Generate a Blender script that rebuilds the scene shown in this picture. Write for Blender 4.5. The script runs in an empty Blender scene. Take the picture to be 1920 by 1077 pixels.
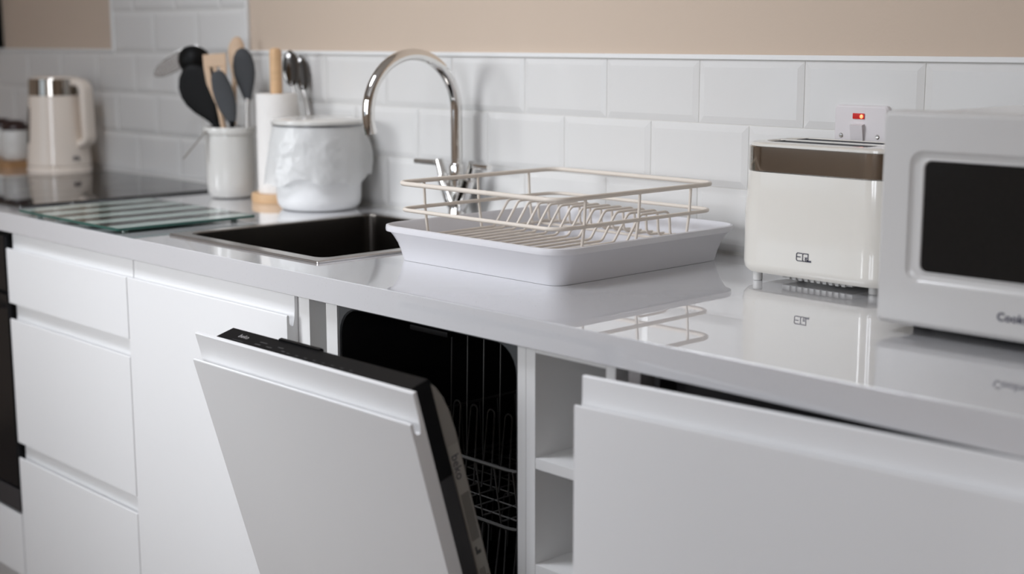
import bpy, bmesh, math, random
from mathutils import Vector, Matrix
random.seed(7)
SC = bpy.context.scene
COL = SC.collection
PI = math.pi
ZT = 0.91            # height of the worktop above the floor; all z below are measured from the worktop

# ------------------------------------------------------------------ camera
cd = bpy.data.cameras.new('camera'); cam = bpy.data.objects.new('camera', cd); COL.objects.link(cam)
yaw, pit, rol = 0.814, 0.1728, -0.0012
Fv = Vector((-math.sin(yaw)*math.cos(pit), math.cos(yaw)*math.cos(pit), -math.sin(pit)))
Rv = Vector((math.cos(yaw), math.sin(yaw), 0)); Uv = Rv.cross(Fv)
R2 = Rv*math.cos(rol)+Uv*math.sin(rol); U2 = -Rv*math.sin(rol)+Uv*math.cos(rol)
M = Matrix((R2, U2, -Fv)).transposed().to_4x4(); M.translation = Vector((1.8525, -1.7793, ZT+0.3358))
cam.matrix_world = M
cd.lens = 50.0; cd.sensor_width = 36.0; cd.clip_start = 0.02
cd.dof.use_dof = True; cd.dof.focus_distance = 2.06; cd.dof.aperture_fstop = 2.7
SC.camera = cam

# ------------------------------------------------------------------ world, lights, exposure
w = bpy.data.worlds.new('world'); SC.world = w; w.use_nodes = True
bg = w.node_tree.nodes['Background']; bg.inputs[0].default_value = (0.75, 0.87, 1.0, 1); bg.inputs[1].default_value = 1.6
def area(name, loc, direction, sx, sy, power, color):
    l = bpy.data.lights.new(name, 'AREA'); l.shape = 'RECTANGLE'; l.size = sx; l.size_y = sy
    l.energy = power; l.color = color
    o = bpy.data.objects.new(name, l); COL.objects.link(o); o.location = loc
    o.rotation_euler = Vector(direction).to_track_quat('-Z', 'Y').to_euler()
    return o
WL = dict(x0=-1.93, x1=-0.45, z0=0.84, z1=2.20)     # window facing the worktop, from the left of the camera
WF = dict(x0=0.75, x1=1.65, z0=0.95, z1=2.20)       # second window, behind the camera
SK = dict(x0=-0.70, x1=0.20, y0=-1.85, y1=-1.05)    # unseen ceiling opening, added to light the worktop from above
XL, XR, YF, ZC = -2.62, 3.3, -3.2, 2.45
sl = bpy.data.lights.new('hazy_sun', 'SUN'); sl.energy = 2.85; sl.angle = 0.36; sl.color = (0.95, 0.972, 1.0)
so = bpy.data.objects.new('hazy_sun', sl); COL.objects.link(so); so.location = (-2, -6, 4)
so.rotation_euler = Vector((math.sin(math.radians(19)), math.cos(math.radians(19)), -math.tan(math.radians(12)))).to_track_quat('-Z', 'Y').to_euler()
area('second_window_daylight', ((WF['x0']+WF['x1'])/2, YF-0.14, (WF['z0']+WF['z1'])/2), (0, 1, 0), 0.9, 1.25, 50, (0.90, 0.93, 1.0))
area('overhead_fill', ((SK['x0']+SK['x1'])/2, (SK['y0']+SK['y1'])/2, ZC+0.13), (0, 0, -1), 0.9, 0.8, 62, (0.90, 0.93, 1.0))  # added fill lamp above the unseen ceiling opening
SC.view_settings.view_transform = 'Standard'; SC.view_settings.look = 'None'
SC.view_settings.gamma = 1.0; SC.view_settings.use_curve_mapping = False
SC.view_settings.exposure = -0.6
try:
    SC.cycles.use_denoising = True; SC.cycles.max_bounces = 10; SC.cycles.diffuse_bounces = 6
    SC.cycles.glossy_bounces = 6; SC.cycles.transmission_bounces = 8; SC.cycles.transparent_max_bounces = 12
    SC.cycles.caustics_reflective = False; SC.cycles.caustics_refractive = False
    SC.cycles.sample_clamp_indirect = 6.0
except Exception:
    pass

# ------------------------------------------------------------------ materials
def mat(name, col, rough=0.4, metal=0.0, noise=0.0, nscale=40.0, bump=0.0, bscale=200.0, spec=0.5, coat=0.0, trans=0.0, ior=1.45, stretch=None):
    m = bpy.data.materials.new(name); m.use_nodes = True
    nt = m.node_tree; b = nt.nodes['Principled BSDF']
    b.inputs['Base Color'].default_value = (*col, 1); b.inputs['Roughness'].default_value = rough
    b.inputs['Metallic'].default_value = metal; b.inputs['Specular IOR Level'].default_value = spec
    b.inputs['Coat Weight'].default_value = coat; b.inputs['Coat Roughness'].default_value = 0.04
    b.inputs['Transmission Weight'].default_value = trans; b.inputs['IOR'].default_value = ior
    tc = nt.nodes.new('ShaderNodeTexCoord'); src = tc.outputs['Object']
    if stretch:
        mp = nt.nodes.new('ShaderNodeMapping'); mp.inputs['Scale'].default_value = stretch
        nt.links.new(src, mp.inputs[0]); src = mp.outputs[0]
    if noise:
        n = nt.nodes.new('ShaderNodeTexNoise'); n.inputs['Scale'].default_value = nscale; n.inputs['Detail'].default_value = 4
        nt.links.new(src, n.inputs['Vector'])
        mx = nt.nodes.new('ShaderNodeMixRGB'); mx.blend_type = 'MIX'
        mx.inputs[1].default_value = (*[c*(1-noise) for c in col], 1); mx.inputs[2].default_value = (*[min(1, c*(1+noise)) for c in col], 1)
        nt.links.new(n.outputs['Fac'], mx.inputs[0]); nt.links.new(mx.outputs[0], b.inputs['Base Color'])
    if bump:
        n2 = nt.nodes.new('ShaderNodeTexNoise'); n2.inputs['Scale'].default_value = bscale; n2.inputs['Detail'].default_value = 3
        nt.links.new(src, n2.inputs['Vector'])
        bp = nt.nodes.new('ShaderNodeBump'); bp.inputs['Strength'].default_value = bump; bp.inputs['Distance'].default_value = 0.001
        nt.links.new(n2.outputs['Fac'], bp.inputs['Height']); nt.links.new(bp.outputs[0], b.inputs['Normal'])
    return m
MT = {}
MT['paint'] = mat('beige wall paint', (0.535, 0.435, 0.348), 0.85, noise=0.02, nscale=3, bump=0.15, bscale=300)
MT['ceiling'] = mat('ceiling paint', (0.8, 0.79, 0.77), 0.9, noise=0.02)
MT['tile'] = mat('white glazed tile', (0.655, 0.648, 0.632), 0.10, noise=0.012, nscale=6)
MT['grout'] = mat('pale grout', (0.70, 0.69, 0.66), 0.8, noise=0.05, nscale=80)
MT['trim'] = mat('white edge trim', (0.72, 0.72, 0.71), 0.4, noise=0.01)
MT['floor'] = mat('grey oak floor', (0.15, 0.12, 0.10), 0.4, noise=0.25, nscale=3, stretch=(1, 12, 1))
MT['front'] = mat('satin white cabinet front', (0.785, 0.785, 0.785), 0.30, noise=0.008, nscale=2)
MT['edge'] = mat('cabinet edge band', (0.78, 0.765, 0.74), 0.45, noise=0.01)
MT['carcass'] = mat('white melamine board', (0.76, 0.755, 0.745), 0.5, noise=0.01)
MT['shade_board'] = mat('white melamine toned as shade', (0.36, 0.34, 0.34), 0.6, noise=0.02)  # white boards inside the units, their lack of light put into the colour
MT['cavity'] = mat('dim cavity board', (0.42, 0.40, 0.37), 0.6, noise=0.02)
MT['chrome'] = mat('polished chrome', (0.80, 0.79, 0.77), 0.06, 1.0, noise=0.01)
MT['steel'] = mat('brushed steel', (0.52, 0.50, 0.48), 0.24, 1.0, noise=0.05, nscale=30, stretch=(1, 20, 20))
MT['sinksteel'] = mat('sink steel toned for dark reflections', (0.17, 0.155, 0.14), 0.24, 1.0, noise=0.05, nscale=30, stretch=(1, 20, 20))  # bowl steel coloured dark in place of the dark surroundings it mirrors
MT['band'] = mat('mirror steel band', (0.46, 0.43, 0.39), 0.08, 1.0, noise=0.02)
MT['blackglass'] = mat('black ceramic glass', (0.006, 0.006, 0.006), 0.03, noise=0.1, spec=0.5, ior=1.65)
MT['ovenblack'] = mat('black oven glass', (0.006, 0.006, 0.007), 0.2, noise=0.1, spec=0.25)
MT['black'] = mat('black plastic', (0.004, 0.004, 0.0045), 0.45, noise=0.1, spec=0.15)
MT['blacknylon'] = mat('black nylon', (0.004, 0.004, 0.004), 0.5, noise=0.1, spec=0.15)
MT['darkgrey'] = mat('dark grey painted metal', (0.035, 0.033, 0.035), 0.45, noise=0.05)
MT['tub'] = mat('shade-darkened steel tub', (0.012, 0.012, 0.013), 0.4, noise=0.1)  # stainless steel tub, its unlit darkness put into the base colour
MT['tubframe'] = mat('dull tub frame', (0.10, 0.105, 0.11), 0.4, 0.5, noise=0.05)
MT['wirerack'] = mat('grey coated wire', (0.075, 0.073, 0.07), 0.35, noise=0.05)
MT['liner'] = mat('brushed door liner', (0.30, 0.28, 0.25), 0.45, 0.35, noise=0.05, nscale=20)
MT['cream'] = mat('cream enamel', (0.70, 0.675, 0.62), 0.12, noise=0.01, coat=0.5)
MT['kettlecream'] = mat('cream kettle plastic', (0.80, 0.71, 0.62), 0.14, noise=0.01, coat=0.4)
MT['mw'] = mat('white microwave plastic', (0.59, 0.58, 0.565), 0.22, noise=0.01)
MT['mwdark'] = mat('dark microwave glass', (0.010, 0.010, 0.010), 0.12, noise=0.2, nscale=300, spec=0.35)
MT['tray'] = mat('white tray plastic', (0.62, 0.615, 0.635), 0.28, noise=0.01)
MT['rack'] = mat('cream coated wire', (0.66, 0.60, 0.53), 0.38, noise=0.02)
MT['ceramic'] = mat('white ceramic', (0.65, 0.64, 0.61), 0.10, noise=0.01, coat=0.3)
MT['paper'] = mat('paper towel', (0.80, 0.775, 0.745), 0.95, noise=0.03, nscale=60, bump=0.5, bscale=120)
MT['wood'] = mat('bamboo', (0.62, 0.40, 0.22), 0.45, noise=0.15, nscale=12, stretch=(1, 1, 8))
MT['palewood'] = mat('pale beech', (0.56, 0.40, 0.27), 0.55, noise=0.12, nscale=20, stretch=(1, 1, 5))
MT['boardwood'] = mat('brown board wood', (0.36, 0.20, 0.09), 0.5, noise=0.2, nscale=10, stretch=(6, 1, 1))
MT['silicone'] = mat('grey silicone', (0.055, 0.058, 0.062), 0.6, noise=0.05, spec=0.25)
MT['binwhite'] = mat('white bin plastic', (0.80, 0.805, 0.805), 0.3, noise=0.01)
MT['switch'] = mat('white switch plastic', (0.66, 0.625, 0.63), 0.3, noise=0.01)
MT['ink'] = mat('dark blue print', (0.03, 0.03, 0.06), 0.5, noise=0.1)
MT['lightink'] = mat('pale grey print', (0.34, 0.33, 0.33), 0.5, noise=0.1)
MT['dimink'] = mat('dim grey print', (0.05, 0.05, 0.05), 0.5, noise=0.1)
MT['label'] = mat('grey paper label', (0.34, 0.325, 0.29), 0.6, noise=0.06)
MT['spoonsteel'] = mat('polished steel toned for dark reflections', (0.15, 0.145, 0.14), 0.12, 1.0, noise=0.05)  # reflection of the dark room put into the steel colour
MT['darklid'] = mat('dark brown lid', (0.030, 0.014, 0.012), 0.3, noise=0.1)
MT['lid_lip'] = mat('mottled grey metal lip', (0.20, 0.20, 0.21), 0.3, 0.6, noise=0.4, nscale=60)  # mottled grey metal for the ring below the bin lid
# quartz worktop with fine specks
def quartz():
    m = mat('glossy grey quartz', (0.63, 0.628, 0.64), 0.022, spec=0.5, ior=1.72, coat=1.0)
    nt = m.node_tree; b = nt.nodes['Principled BSDF']
    tc = nt.nodes.new('ShaderNodeTexCoord'); v = nt.nodes.new('ShaderNodeTexVoronoi'); v.inputs['Scale'].default_value = 160
    nt.links.new(tc.outputs['Object'], v.inputs['Vector'])
    b.inputs['Coat IOR'].default_value = 1.65; b.inputs['Coat Roughness'].default_value = 0.015
    r = nt.nodes.new('ShaderNodeValToRGB'); r.color_ramp.elements[0].position = 0.05; r.color_ramp.elements[0].color = (0.53, 0.525, 0.53, 1)
    r.color_ramp.elements[1].position = 0.14; r.color_ramp.elements[1].color = (0.63, 0.628, 0.64, 1)
    nt.links.new(v.outputs['Distance'], r.inputs[0]); nt.links.new(r.outputs[0], b.inputs['Base Color'])
    return m
MT['quartz'] = quartz()
def neon():
    m = mat('red neon lens', (0.35, 0.01, 0.01), 0.2, noise=0.1); b = m.node_tree.nodes['Principled BSDF']
    b.inputs['Emission Color'].default_value = (1, 0.03, 0.01, 1); b.inputs['Emission Strength'].default_value = 0.25
    return m
MT['neon'] = neon()
m = mat('lit neon core', (1, 0.3, 0.15), 0.3, noise=0.05); b = m.node_tree.nodes['Principled BSDF']
b.inputs['Emission Color'].default_value = (1, 0.22, 0.08, 1); b.inputs['Emission Strength'].default_value = 3.0; MT['neoncore'] = m
# crumpled translucent bag
def bagmat():
    m = bpy.data.materials.new('thin translucent bag film'); m.use_nodes = True; nt = m.node_tree; nt.nodes.clear()
    out = nt.nodes.new('ShaderNodeOutputMaterial')
    pr = nt.nodes.new('ShaderNodeBsdfPrincipled'); pr.inputs['Base Color'].default_value = (0.80, 0.80, 0.79, 1); pr.inputs['Roughness'].default_value = 0.28
    tl = nt.nodes.new('ShaderNodeBsdfTranslucent'); tl.inputs[0].default_value = (0.85, 0.85, 0.84, 1)
    tr = nt.nodes.new('ShaderNodeBsdfTransparent')
    a = nt.nodes.new('ShaderNodeMixShader'); a.inputs[0].default_value = 0.35
    c = nt.nodes.new('ShaderNodeMixShader'); c.inputs[0].default_value = 0.22
    n = nt.nodes.new('ShaderNodeTexNoise'); n.inputs['Scale'].default_value = 22; n.inputs['Detail'].default_value = 5
    bp = nt.nodes.new('ShaderNodeBump'); bp.inputs['Strength'].default_value = 0.4; bp.inputs['Distance'].default_value = 0.004
    tc = nt.nodes.new('ShaderNodeTexCoord')
    L = nt.links.new
    L(tc.outputs['Object'], n.inputs['Vector']); L(n.outputs['Fac'], bp.inputs['Height']); L(bp.outputs[0], pr.inputs['Normal'])
    L(pr.outputs[0], a.inputs[1]); L(tl.outputs[0], a.inputs[2]); L(a.outputs[0], c.inputs[1]); L(tr.outputs[0], c.inputs[2]); L(c.outputs[0], out.inputs[0])
    return m
MT['bag'] = bagmat()
# clear green glass with frosted stripes running front to back
def boardglass():
    m = bpy.data.materials.new('striped green glass'); m.use_nodes = True; nt = m.node_tree; nt.nodes.clear()
    out = nt.nodes.new('ShaderNodeOutputMaterial'); L = nt.links.new
    tc = nt.nodes.new('ShaderNodeTexCoord'); wv = nt.nodes.new('ShaderNodeTexWave'); wv.wave_type = 'BANDS'; wv.bands_direction = 'X'
    wv.inputs['Scale'].default_value = 3.6; wv.inputs['Distortion'].default_value = 0.25
    L(tc.outputs['Object'], wv.inputs['Vector'])
    rp = nt.nodes.new('ShaderNodeValToRGB'); rp.color_ramp.elements[0].position = 0.38; rp.color_ramp.elements[1].position = 0.62
    L(wv.outputs['Fac'], rp.inputs[0])
    d = nt.nodes.new('ShaderNodeBsdfPrincipled'); d.inputs['Base Color'].default_value = (0.30, 0.385, 0.35, 1); d.inputs['Roughness'].default_value = 0.12
    g = nt.nodes.new('ShaderNodeBsdfGlossy'); g.inputs['Roughness'].default_value = 0.03
    t = nt.nodes.new('ShaderNodeBsdfTransparent'); t.inputs[0].default_value = (0.74, 0.82, 0.79, 1)
    fr = nt.nodes.new('ShaderNodeFresnel'); fr.inputs[0].default_value = 1.45
    cl = nt.nodes.new('ShaderNodeMixShader'); L(fr.outputs[0], cl.inputs[0]); L(t.outputs[0], cl.inputs[1]); L(g.outputs[0], cl.inputs[2])
    mx = nt.nodes.new('ShaderNodeMixShader'); L(rp.outputs[0], mx.inputs[0]); L(d.outputs[0], mx.inputs[1]); L(cl.outputs[0], mx.inputs[2])
    L(mx.outputs[0], out.inputs[0]); return m
MT['boardglass'] = boardglass()
MT['glassedge'] = mat('dark green glass edge', (0.03, 0.085, 0.07), 0.08, noise=0.05)

# ------------------------------------------------------------------ mesh helpers
def NB(): return bmesh.new()
def box(bm, x0, x1, y0, y1, z0, z1, bev=0.0, seg=2):
    t = bmesh.new()
    r = bmesh.ops.create_cube(t, size=1.0)
    for v in t.verts:
        v.co = Vector((x0+(v.co.x+.5)*(x1-x0), y0+(v.co.y+.5)*(y1-y0), z0+(v.co.z+.5)*(z1-z0)))
    if bev: bmesh.ops.bevel(t, geom=list(t.edges), offset=bev, segments=seg, profile=0.5, affect='EDGES')
    merge(bm, t)
def merge(bm, t, M=None):
    if M is not None: t.transform(M)
    me = bpy.data.meshes.new('tmp'); t.to_mesh(me); t.free(); bm.from_mesh(me); bpy.data.meshes.remove(me)
def loft(bm, rings, cap0=True, cap1=True, closed=True):
    vs = [[bm.verts.new(p) for p in r] for r in rings]; n = len(rings[0])
    for a, b in zip(vs, vs[1:]):
        for i in range(n if closed else n-1):
            j = (i+1) % n
            try: bm.faces.new((a[i], a[j], b[j], b[i]))
            except ValueError: pass
    if cap0: bm.faces.new(list(reversed(vs[0])))
    if cap1: bm.faces.new(vs[-1])
def ring(c, r, z, n=40, ry=None):
    return [Vector((c[0]+r*math.cos(2*PI*i/n), c[1]+(ry or r)*math.sin(2*PI*i/n), z)) for i in range(n)]
def lathe(bm, c, prof, n=40, cap0=True, cap1=True):
    loft(bm, [ring(c, max(r, 1e-4), z, n) for r, z in prof], cap0, cap1)
def rr(x0, x1, y0, y1, r, z, n=6):
    out = []
    for cx, cy, a0 in ((x1-r, y1-r, 0), (x0+r, y1-r, PI/2), (x0+r, y0+r, PI), (x1-r, y0+r, 1.5*PI)):
        for k in range(n+1):
            a = a0+k*PI/2/n; out.append(Vector((cx+r*math.cos(a), cy+r*math.sin(a), z)))
    return out
def prism_x(bm, prof, x0, x1):
    """polygon prof of (y, z) points pulled along x"""
    loft(bm, [[Vector((x0, y, z)) for y, z in prof], [Vector((x1, y, z)) for y, z in prof]])
def fillet(pts, r, n=5, closed=False):
    P = [Vector(p) for p in pts]; out = []; N = len(P)
    for i in range(N):
        if not closed and i in (0, N-1): out.append(P[i]); continue
        a, b, c = P[i-1], P[i], P[(i+1) % N]
        d1, d2 = (a-b), (c-b); l1, l2 = d1.length, d2.length; d1.normalize(); d2.normalize()
        ang = d1.angle(d2)
        if ang > PI-0.02: out.append(b); continue
        t = min(r/math.tan(ang/2), l1*.49, l2*.49); rad = t*math.tan(ang/2)
        bis = (d1+d2).normalized(); cen = b+bis*(rad/math.sin(ang/2))
        s, e = b+d1*t, b+d2*t; u = (s-cen).normalized(); tot = u.angle((e-cen).normalized())
        ax = u.cross((e-cen)).normalized()
        for k in range(n+1): out.append(cen+(Matrix.Rotation(tot*k/n, 3, ax) @ u)*rad)
    return out
def tube(bm, pts, r, closed=False, seg=8):
    P = [Vector(p) for p in pts]; N = len(P); rings = []
    up = Vector((0, 0, 1)); prev = None
    for i in range(N):
        if closed: t = (P[(i+1) % N]-P[i-1]).normalized()
        else: t = (P[min(i+1, N-1)]-P[max(i-1, 0)]).normalized()
        if prev is None:
            s = t.cross(up)
            if s.length < 1e-3: s = t.cross(Vector((1, 0, 0)))
            s.normalize()
        else:
            s = prev-t*prev.dot(t); s.normalize()
        prev = s; q = t.cross(s)
        rad = r[i] if isinstance(r, (list, tuple)) else r
        rings.append([P[i]+(s*math.cos(2*PI*k/seg)+q*math.sin(2*PI*k/seg))*rad for k in range(seg)])
    if closed: rings.append(rings[0]); loft(bm, rings, False, False); bmesh.ops.remove_doubles(bm, verts=bm.verts, dist=1e-6)
    else: loft(bm, rings)
def text_bm(txt, size, thick=0.0002, outline=0.0, spacing=1.0):
    c = bpy.data.curves.new('t', 'FONT'); c.body = txt; c.size = size; c.extrude = thick; c.align_x = 'LEFT'; c.space_character = spacing
    c.resolution_u = 3; c.offset = outline
    o = bpy.data.objects.new('t', c); COL.objects.link(o)
    dg = bpy.context.evaluated_depsgraph_get(); me = bpy.data.meshes.new_from_object(o.evaluated_get(dg))
    bm = bmesh.new(); bm.from_mesh(me); bpy.data.meshes.remove(me); bpy.data.objects.remove(o); bpy.data.curves.remove(c)
    return bm
ORG = {}
def finish(name, bm, material, parent=None, M=None, shift=True, smooth=True, bevel=0.0):
    if M is not None: bm.transform(M)
    if parent is not None and shift and parent.name in ORG:
        bm.transform(Matrix.Translation(-ORG[parent.name]))
    bmesh.ops.recalc_face_normals(bm, faces=bm.faces)
    for f in bm.faces: f.smooth = smooth
    for e in bm.edges:
        if len(e.link_faces) != 2 or e.calc_face_angle(0) > math.radians(38): e.smooth = False
    me = bpy.data.meshes.new(name); bm.to_mesh(me); bm.free(); me.materials.append(MT[material])
    o = bpy.data.objects.new(name, me); COL.objects.link(o)
    if parent is not None:
        o.parent = parent; ORG[o.name] = ORG.get(parent.name, Vector((0, 0, 0)))
    else:
        o.location = (0, 0, ZT)
    if smooth:
        wn = o.modifiers.new('weighted normals', 'WEIGHTED_NORMAL'); wn.keep_sharp = True; wn.weight = 60
    if bevel:
        b = o.modifiers.new('bevel', 'BEVEL'); b.width = bevel; b.segments = 2; b.limit_method = 'ANGLE'; b.harden_normals = False
        if smooth: o.modifiers.move(1, 0)
    return o
def tag(o, label, cat, group=None):
    o['label'] = label; o['category'] = cat
    if group: o['group'] = group
    return o
def thing(name, label, cat, loc, group=None):
    """empty at the thing's base; its parts are then given in worktop coordinates"""
    o = bpy.data.objects.new(name, None); COL.objects.link(o); o.empty_display_size = 0.05
    o.location = (loc[0], loc[1], loc[2]+ZT); ORG[o.name] = Vector(loc); return tag(o, label, cat, group)
def single(name, bm, material, label, cat, org, group=None, **k):
    """a thing that is one mesh, its origin at its base"""
    bm.transform(Matrix.Translation(-Vector(org)))
    o = finish(name, bm, material, **k); o.location = (org[0], org[1], org[2]+ZT); ORG[o.name] = Vector(org)
    return tag(o, label, cat, group)
def struct(name, bm, material, **k):
    o = finish(name, bm, material, **k); o['kind'] = 'structure'; return o

# ------------------------------------------------------------------ room shell
FL = -ZT
b = NB(); box(b, XL-.2, XR+.2, YF-.2, .2, FL-.1, FL); struct('floor', b, 'floor')
b = NB()
for p, q, r, t in ((XL-.2, XR+.2, YF-.2, SK['y0']), (XL-.2, XR+.2, SK['y1'], .2), (XL-.2, SK['x0'], SK['y0'], SK['y1']), (SK['x1'], XR+.2, SK['y0'], SK['y1'])):
    box(b, p, q, r, t, ZC-ZT, ZC-ZT+.1)
struct('ceiling', b, 'ceiling')
b = NB()
for p, q, r, t in ((SK['x0'], SK['x1'], SK['y0'], SK['y0']+.04), (SK['x0'], SK['x1'], SK['y1']-.04, SK['y1']), (SK['x0'], SK['x0']+.04, SK['y0']+.04, SK['y1']-.04), (SK['x1']-.04, SK['x1'], SK['y0']+.04, SK['y1']-.04)):
    box(b, p, q, r, t, ZC-ZT+.02, ZC-ZT+.09)
struct('window_3', b, 'trim')  # frame round the added ceiling opening
b = NB(); box(b, XL-.1, XR+.1, 0.008, .12, FL, ZC-ZT); struct('wall_back', b, 'paint')
b = NB(); box(b, XR, XR+.1, YF, .008, FL, ZC-ZT); struct('wall_right', b, 'paint')
b = NB(); box(b, XL-.1, XL, YF, .008, FL, ZC-ZT); struct('wall_left', b, 'paint')
b = NB(); xs_ = (XL, WL['x0'], WL['x1'], WF['x0'], WF['x1'], XR)
for i in range(0, 5, 2): box(b, xs_[i], xs_[i+1], YF-.12, YF, FL, ZC-ZT)
for q in (WL, WF):
    box(b, q['x0'], q['x1'], YF-.12, YF, FL, q['z0']-ZT); box(b, q['x0'], q['x1'], YF-.12, YF, q['z1']-ZT, ZC-ZT)
struct('wall_front', b, 'paint')
for i, q in enumerate((WL, WF)):
    b = NB(); x0, x1, z0, z1 = q['x0'], q['x1'], q['z0']-ZT, q['z1']-ZT; xm = (x0+x1)/2; hw = .03 if i == 0 else .07
    for p, r, t, u in ((x0, x0+.05, z0, z1), (x1-.05, x1, z0, z1), (x0+.05, x1-.05, z0, z0+.05), (x0+.05, x1-.05, z1-.05, z1), (xm-hw, xm+hw, z0+.05, z1-.05)):
        box(b, p, r, YF-.10, YF-.05, t, u)
    struct('window_%d' % (i+1), b, 'trim')

# tiled splashback: bevelled metro tiles laid in running bond, taller behind the hob
GAP, TW, TH, BV, DP = 0.0016, 0.2, 0.1, 0.011, 0.0026
SPL, SPR = -1.505, -0.895
b = NB()
def metro(bm, x0, x1, z0, z1, fl, frr):
    x0 += GAP/2; x1 -= GAP/2; z0 += GAP/2; z1 -= GAP/2
    if x1-x0 < 0.02: return
    o = [(x0, z0), (x1, z0), (x1, z1), (x0, z1)]
    bl = BV if fl else 0.0015; br_ = BV if frr else 0.0015
    i = [(x0+bl, z0+BV), (x1-br_, z0+BV), (x1-br_, z1-BV), (x0+bl, z1-BV)]
    loft(bm, [[Vector((x, 0.0078, z)) for x, z in o], [Vector((x, 0.0026, z)) for x, z in o], [Vector((x, 0.0026-DP, z)) for x, z in i]], cap0=False)
def tile_rows(bm, r0, r1, xa, xb, first=0):
    for k in range(r0, r1):
        z0 = 0.0033+k*TH; off = 0.0 if k % 2 == 0 else 0.1
        n0 = math.floor((xa-off)/TW); x = off+n0*TW
        while x < xb-1e-6:
            p, q = max(x, xa), min(x+TW, xb)
            metro(bm, p, q, z0, z0+TH, p == x, abs(q-x-TW) < 1e-9)
            x += TW
tile_rows(b, 0, 3, XL, XR)
tile_rows(b, 3, 12, SPL, SPR)
tl = struct('wall_tiles', b, 'tile', smooth=False)
b = NB(); box(b, XL, XR, 0.0035, .008, -0.04, 0.3033); box(b, SPL, SPR, 0.0035, .008, 0.3033, 1.21); struct('wall_grout', b, 'grout')
b = NB(); box(b, XL, SPL, -0.001, .008, .3036, .3115); box(b, SPR, XR, -0.001, .008, .3036, .3115); struct('trim_1', b, 'trim', bevel=.001)
b = NB(); box(b, SPR, SPR+.008, -0.001, .008, .3117, 1.21); struct('trim_2', b, 'trim', bevel=.001)
b = NB(); box(b, SPL-.008, SPL, -0.001, .008, .3117, 1.21); struct('trim_3', b, 'trim', bevel=.001)

# ------------------------------------------------------------------ worktop (one slab with the sink cut out of it)
TK = 0.0374
HX0, HX1, HY0, HY1 = -0.318, 0.083, -0.512, -0.104
b = NB()
xs, ys = [XL+.002, HX0, HX1, 3.2], [-0.5965, HY0, HY1, -0.0015]
for zz in (0, -TK):
    V = [[b.verts.new((x, y, zz)) for y in ys] for x in xs]
    for i in range(3):
        for j in range(3):
            if (i, j) == (1, 1): continue
            b.faces.new((V[i][j], V[i+1][j], V[i+1][j+1], V[i][j+1]))
b.verts.ensure_lookup_table(); vt = {(round(v.co.x, 4), round(v.co.y, 4), round(v.co.z, 4)): v for v in b.verts}
def vtx(x, y, z): return vt[(round(x, 4), round(y, 4), round(z, 4))]
def side(p, q): b.faces.new((vtx(*p, 0), vtx(*q, 0), vtx(*q, -TK), vtx(*p, -TK)))
for i in range(3):
    side((xs[i], ys[0]), (xs[i+1], ys[0])); side((xs[i], ys[3]), (xs[i+1], ys[3]))
    side((xs[0], ys[i]), (xs[0], ys[i+1])); side((xs[3], ys[i]), (xs[3], ys[i+1]))
side((HX0, HY0), (HX1, HY0)); side((HX0, HY1), (HX1, HY1)); side((HX0, HY0), (HX0, HY1)); side((HX1, HY0), (HX1, HY1))
single('worktop', b, 'quartz', 'long glossy pale grey stone worktop over all the white base units', 'worktop', (0, -.3, 0), bevel=.0008)

# ------------------------------------------------------------------ base units
YD = -0.5965            # plane of the cabinet fronts
DB = -0.757             # bottom of the fronts
def jprofile(yf, z0, lip, top, th=.020):
    p = [(yf, z0), (yf, lip-.002), (yf+.0008, lip-.0004), (yf+.002, lip), (yf+.0034, lip-.0004), (yf+.0042, lip-.002), (yf+.0044, lip-.010)]
    for k in range(1, 7):
        a = PI+k*(PI*0.62)/6; p.append((yf+.0094+.005*math.cos(a), lip-.011+.006*math.sin(a)))
    p += [(yf+.0138, lip-.004), (yf+.0145, lip+.006), (yf+.0147, top-.001), (yf+.0155, top), (yf+th, top), (yf+th, z0)]
    return p
def jfront(bm, x0, x1, yf, z0, lip, top, th=.020): prism_x(bm, jprofile(yf, z0, lip, top, th), x0, x1)
def carcass(bm, x0, x1, yf=-.5755, z0=DB, z1=-TK-.0006, th=.018, back=-.04):
    box(bm, x0, x0+th, yf, back, z0, z1); box(bm, x1-th, x1, yf, back, z0, z1)
    box(bm, x0+th, x1-th, yf, back, z0, z0+th); box(bm, x0+th, x1-th, back-.008, back, z0+th, z1)

# drawer unit
T = thing('drawer_unit', 'white three-drawer base unit between the black oven and the sink unit', 'cabinet', (-.615, YD, DB))
b = NB(); carcass(b, -.856, -.374); finish('carcass', b, 'carcass', T)
for lip, top, bot in ((-.070, -.0388, -.1795), (-.212, -.182, -.4665), (-.499, -.469, DB)):
    b = NB(); jfront(b, -.8555, -.3745, YD, bot, lip, top); finish('drawer', b, 'front', T)
# sink unit
T = thing('sink_unit', 'white single-door base unit below the sink, right of the drawers', 'cabinet', (-.13, YD, DB))
b = NB(); carcass(b, -.372, .140, th=.030); finish('carcass', b, 'carcass', T)
b = NB(); jfront(b, -.3715, .1115, YD, DB, -.070, -.0388); finish('door', b, 'front', T)
# filler panel left of the dishwasher
b = NB(); box(b, .1815, .2085, -.5755, -.04, DB, -TK-.0006, .0008)
single('filler_panel', b, 'carcass', 'narrow white upright panel at left of the dishwasher opening', 'panel', (.195, -.3, DB))
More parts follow.
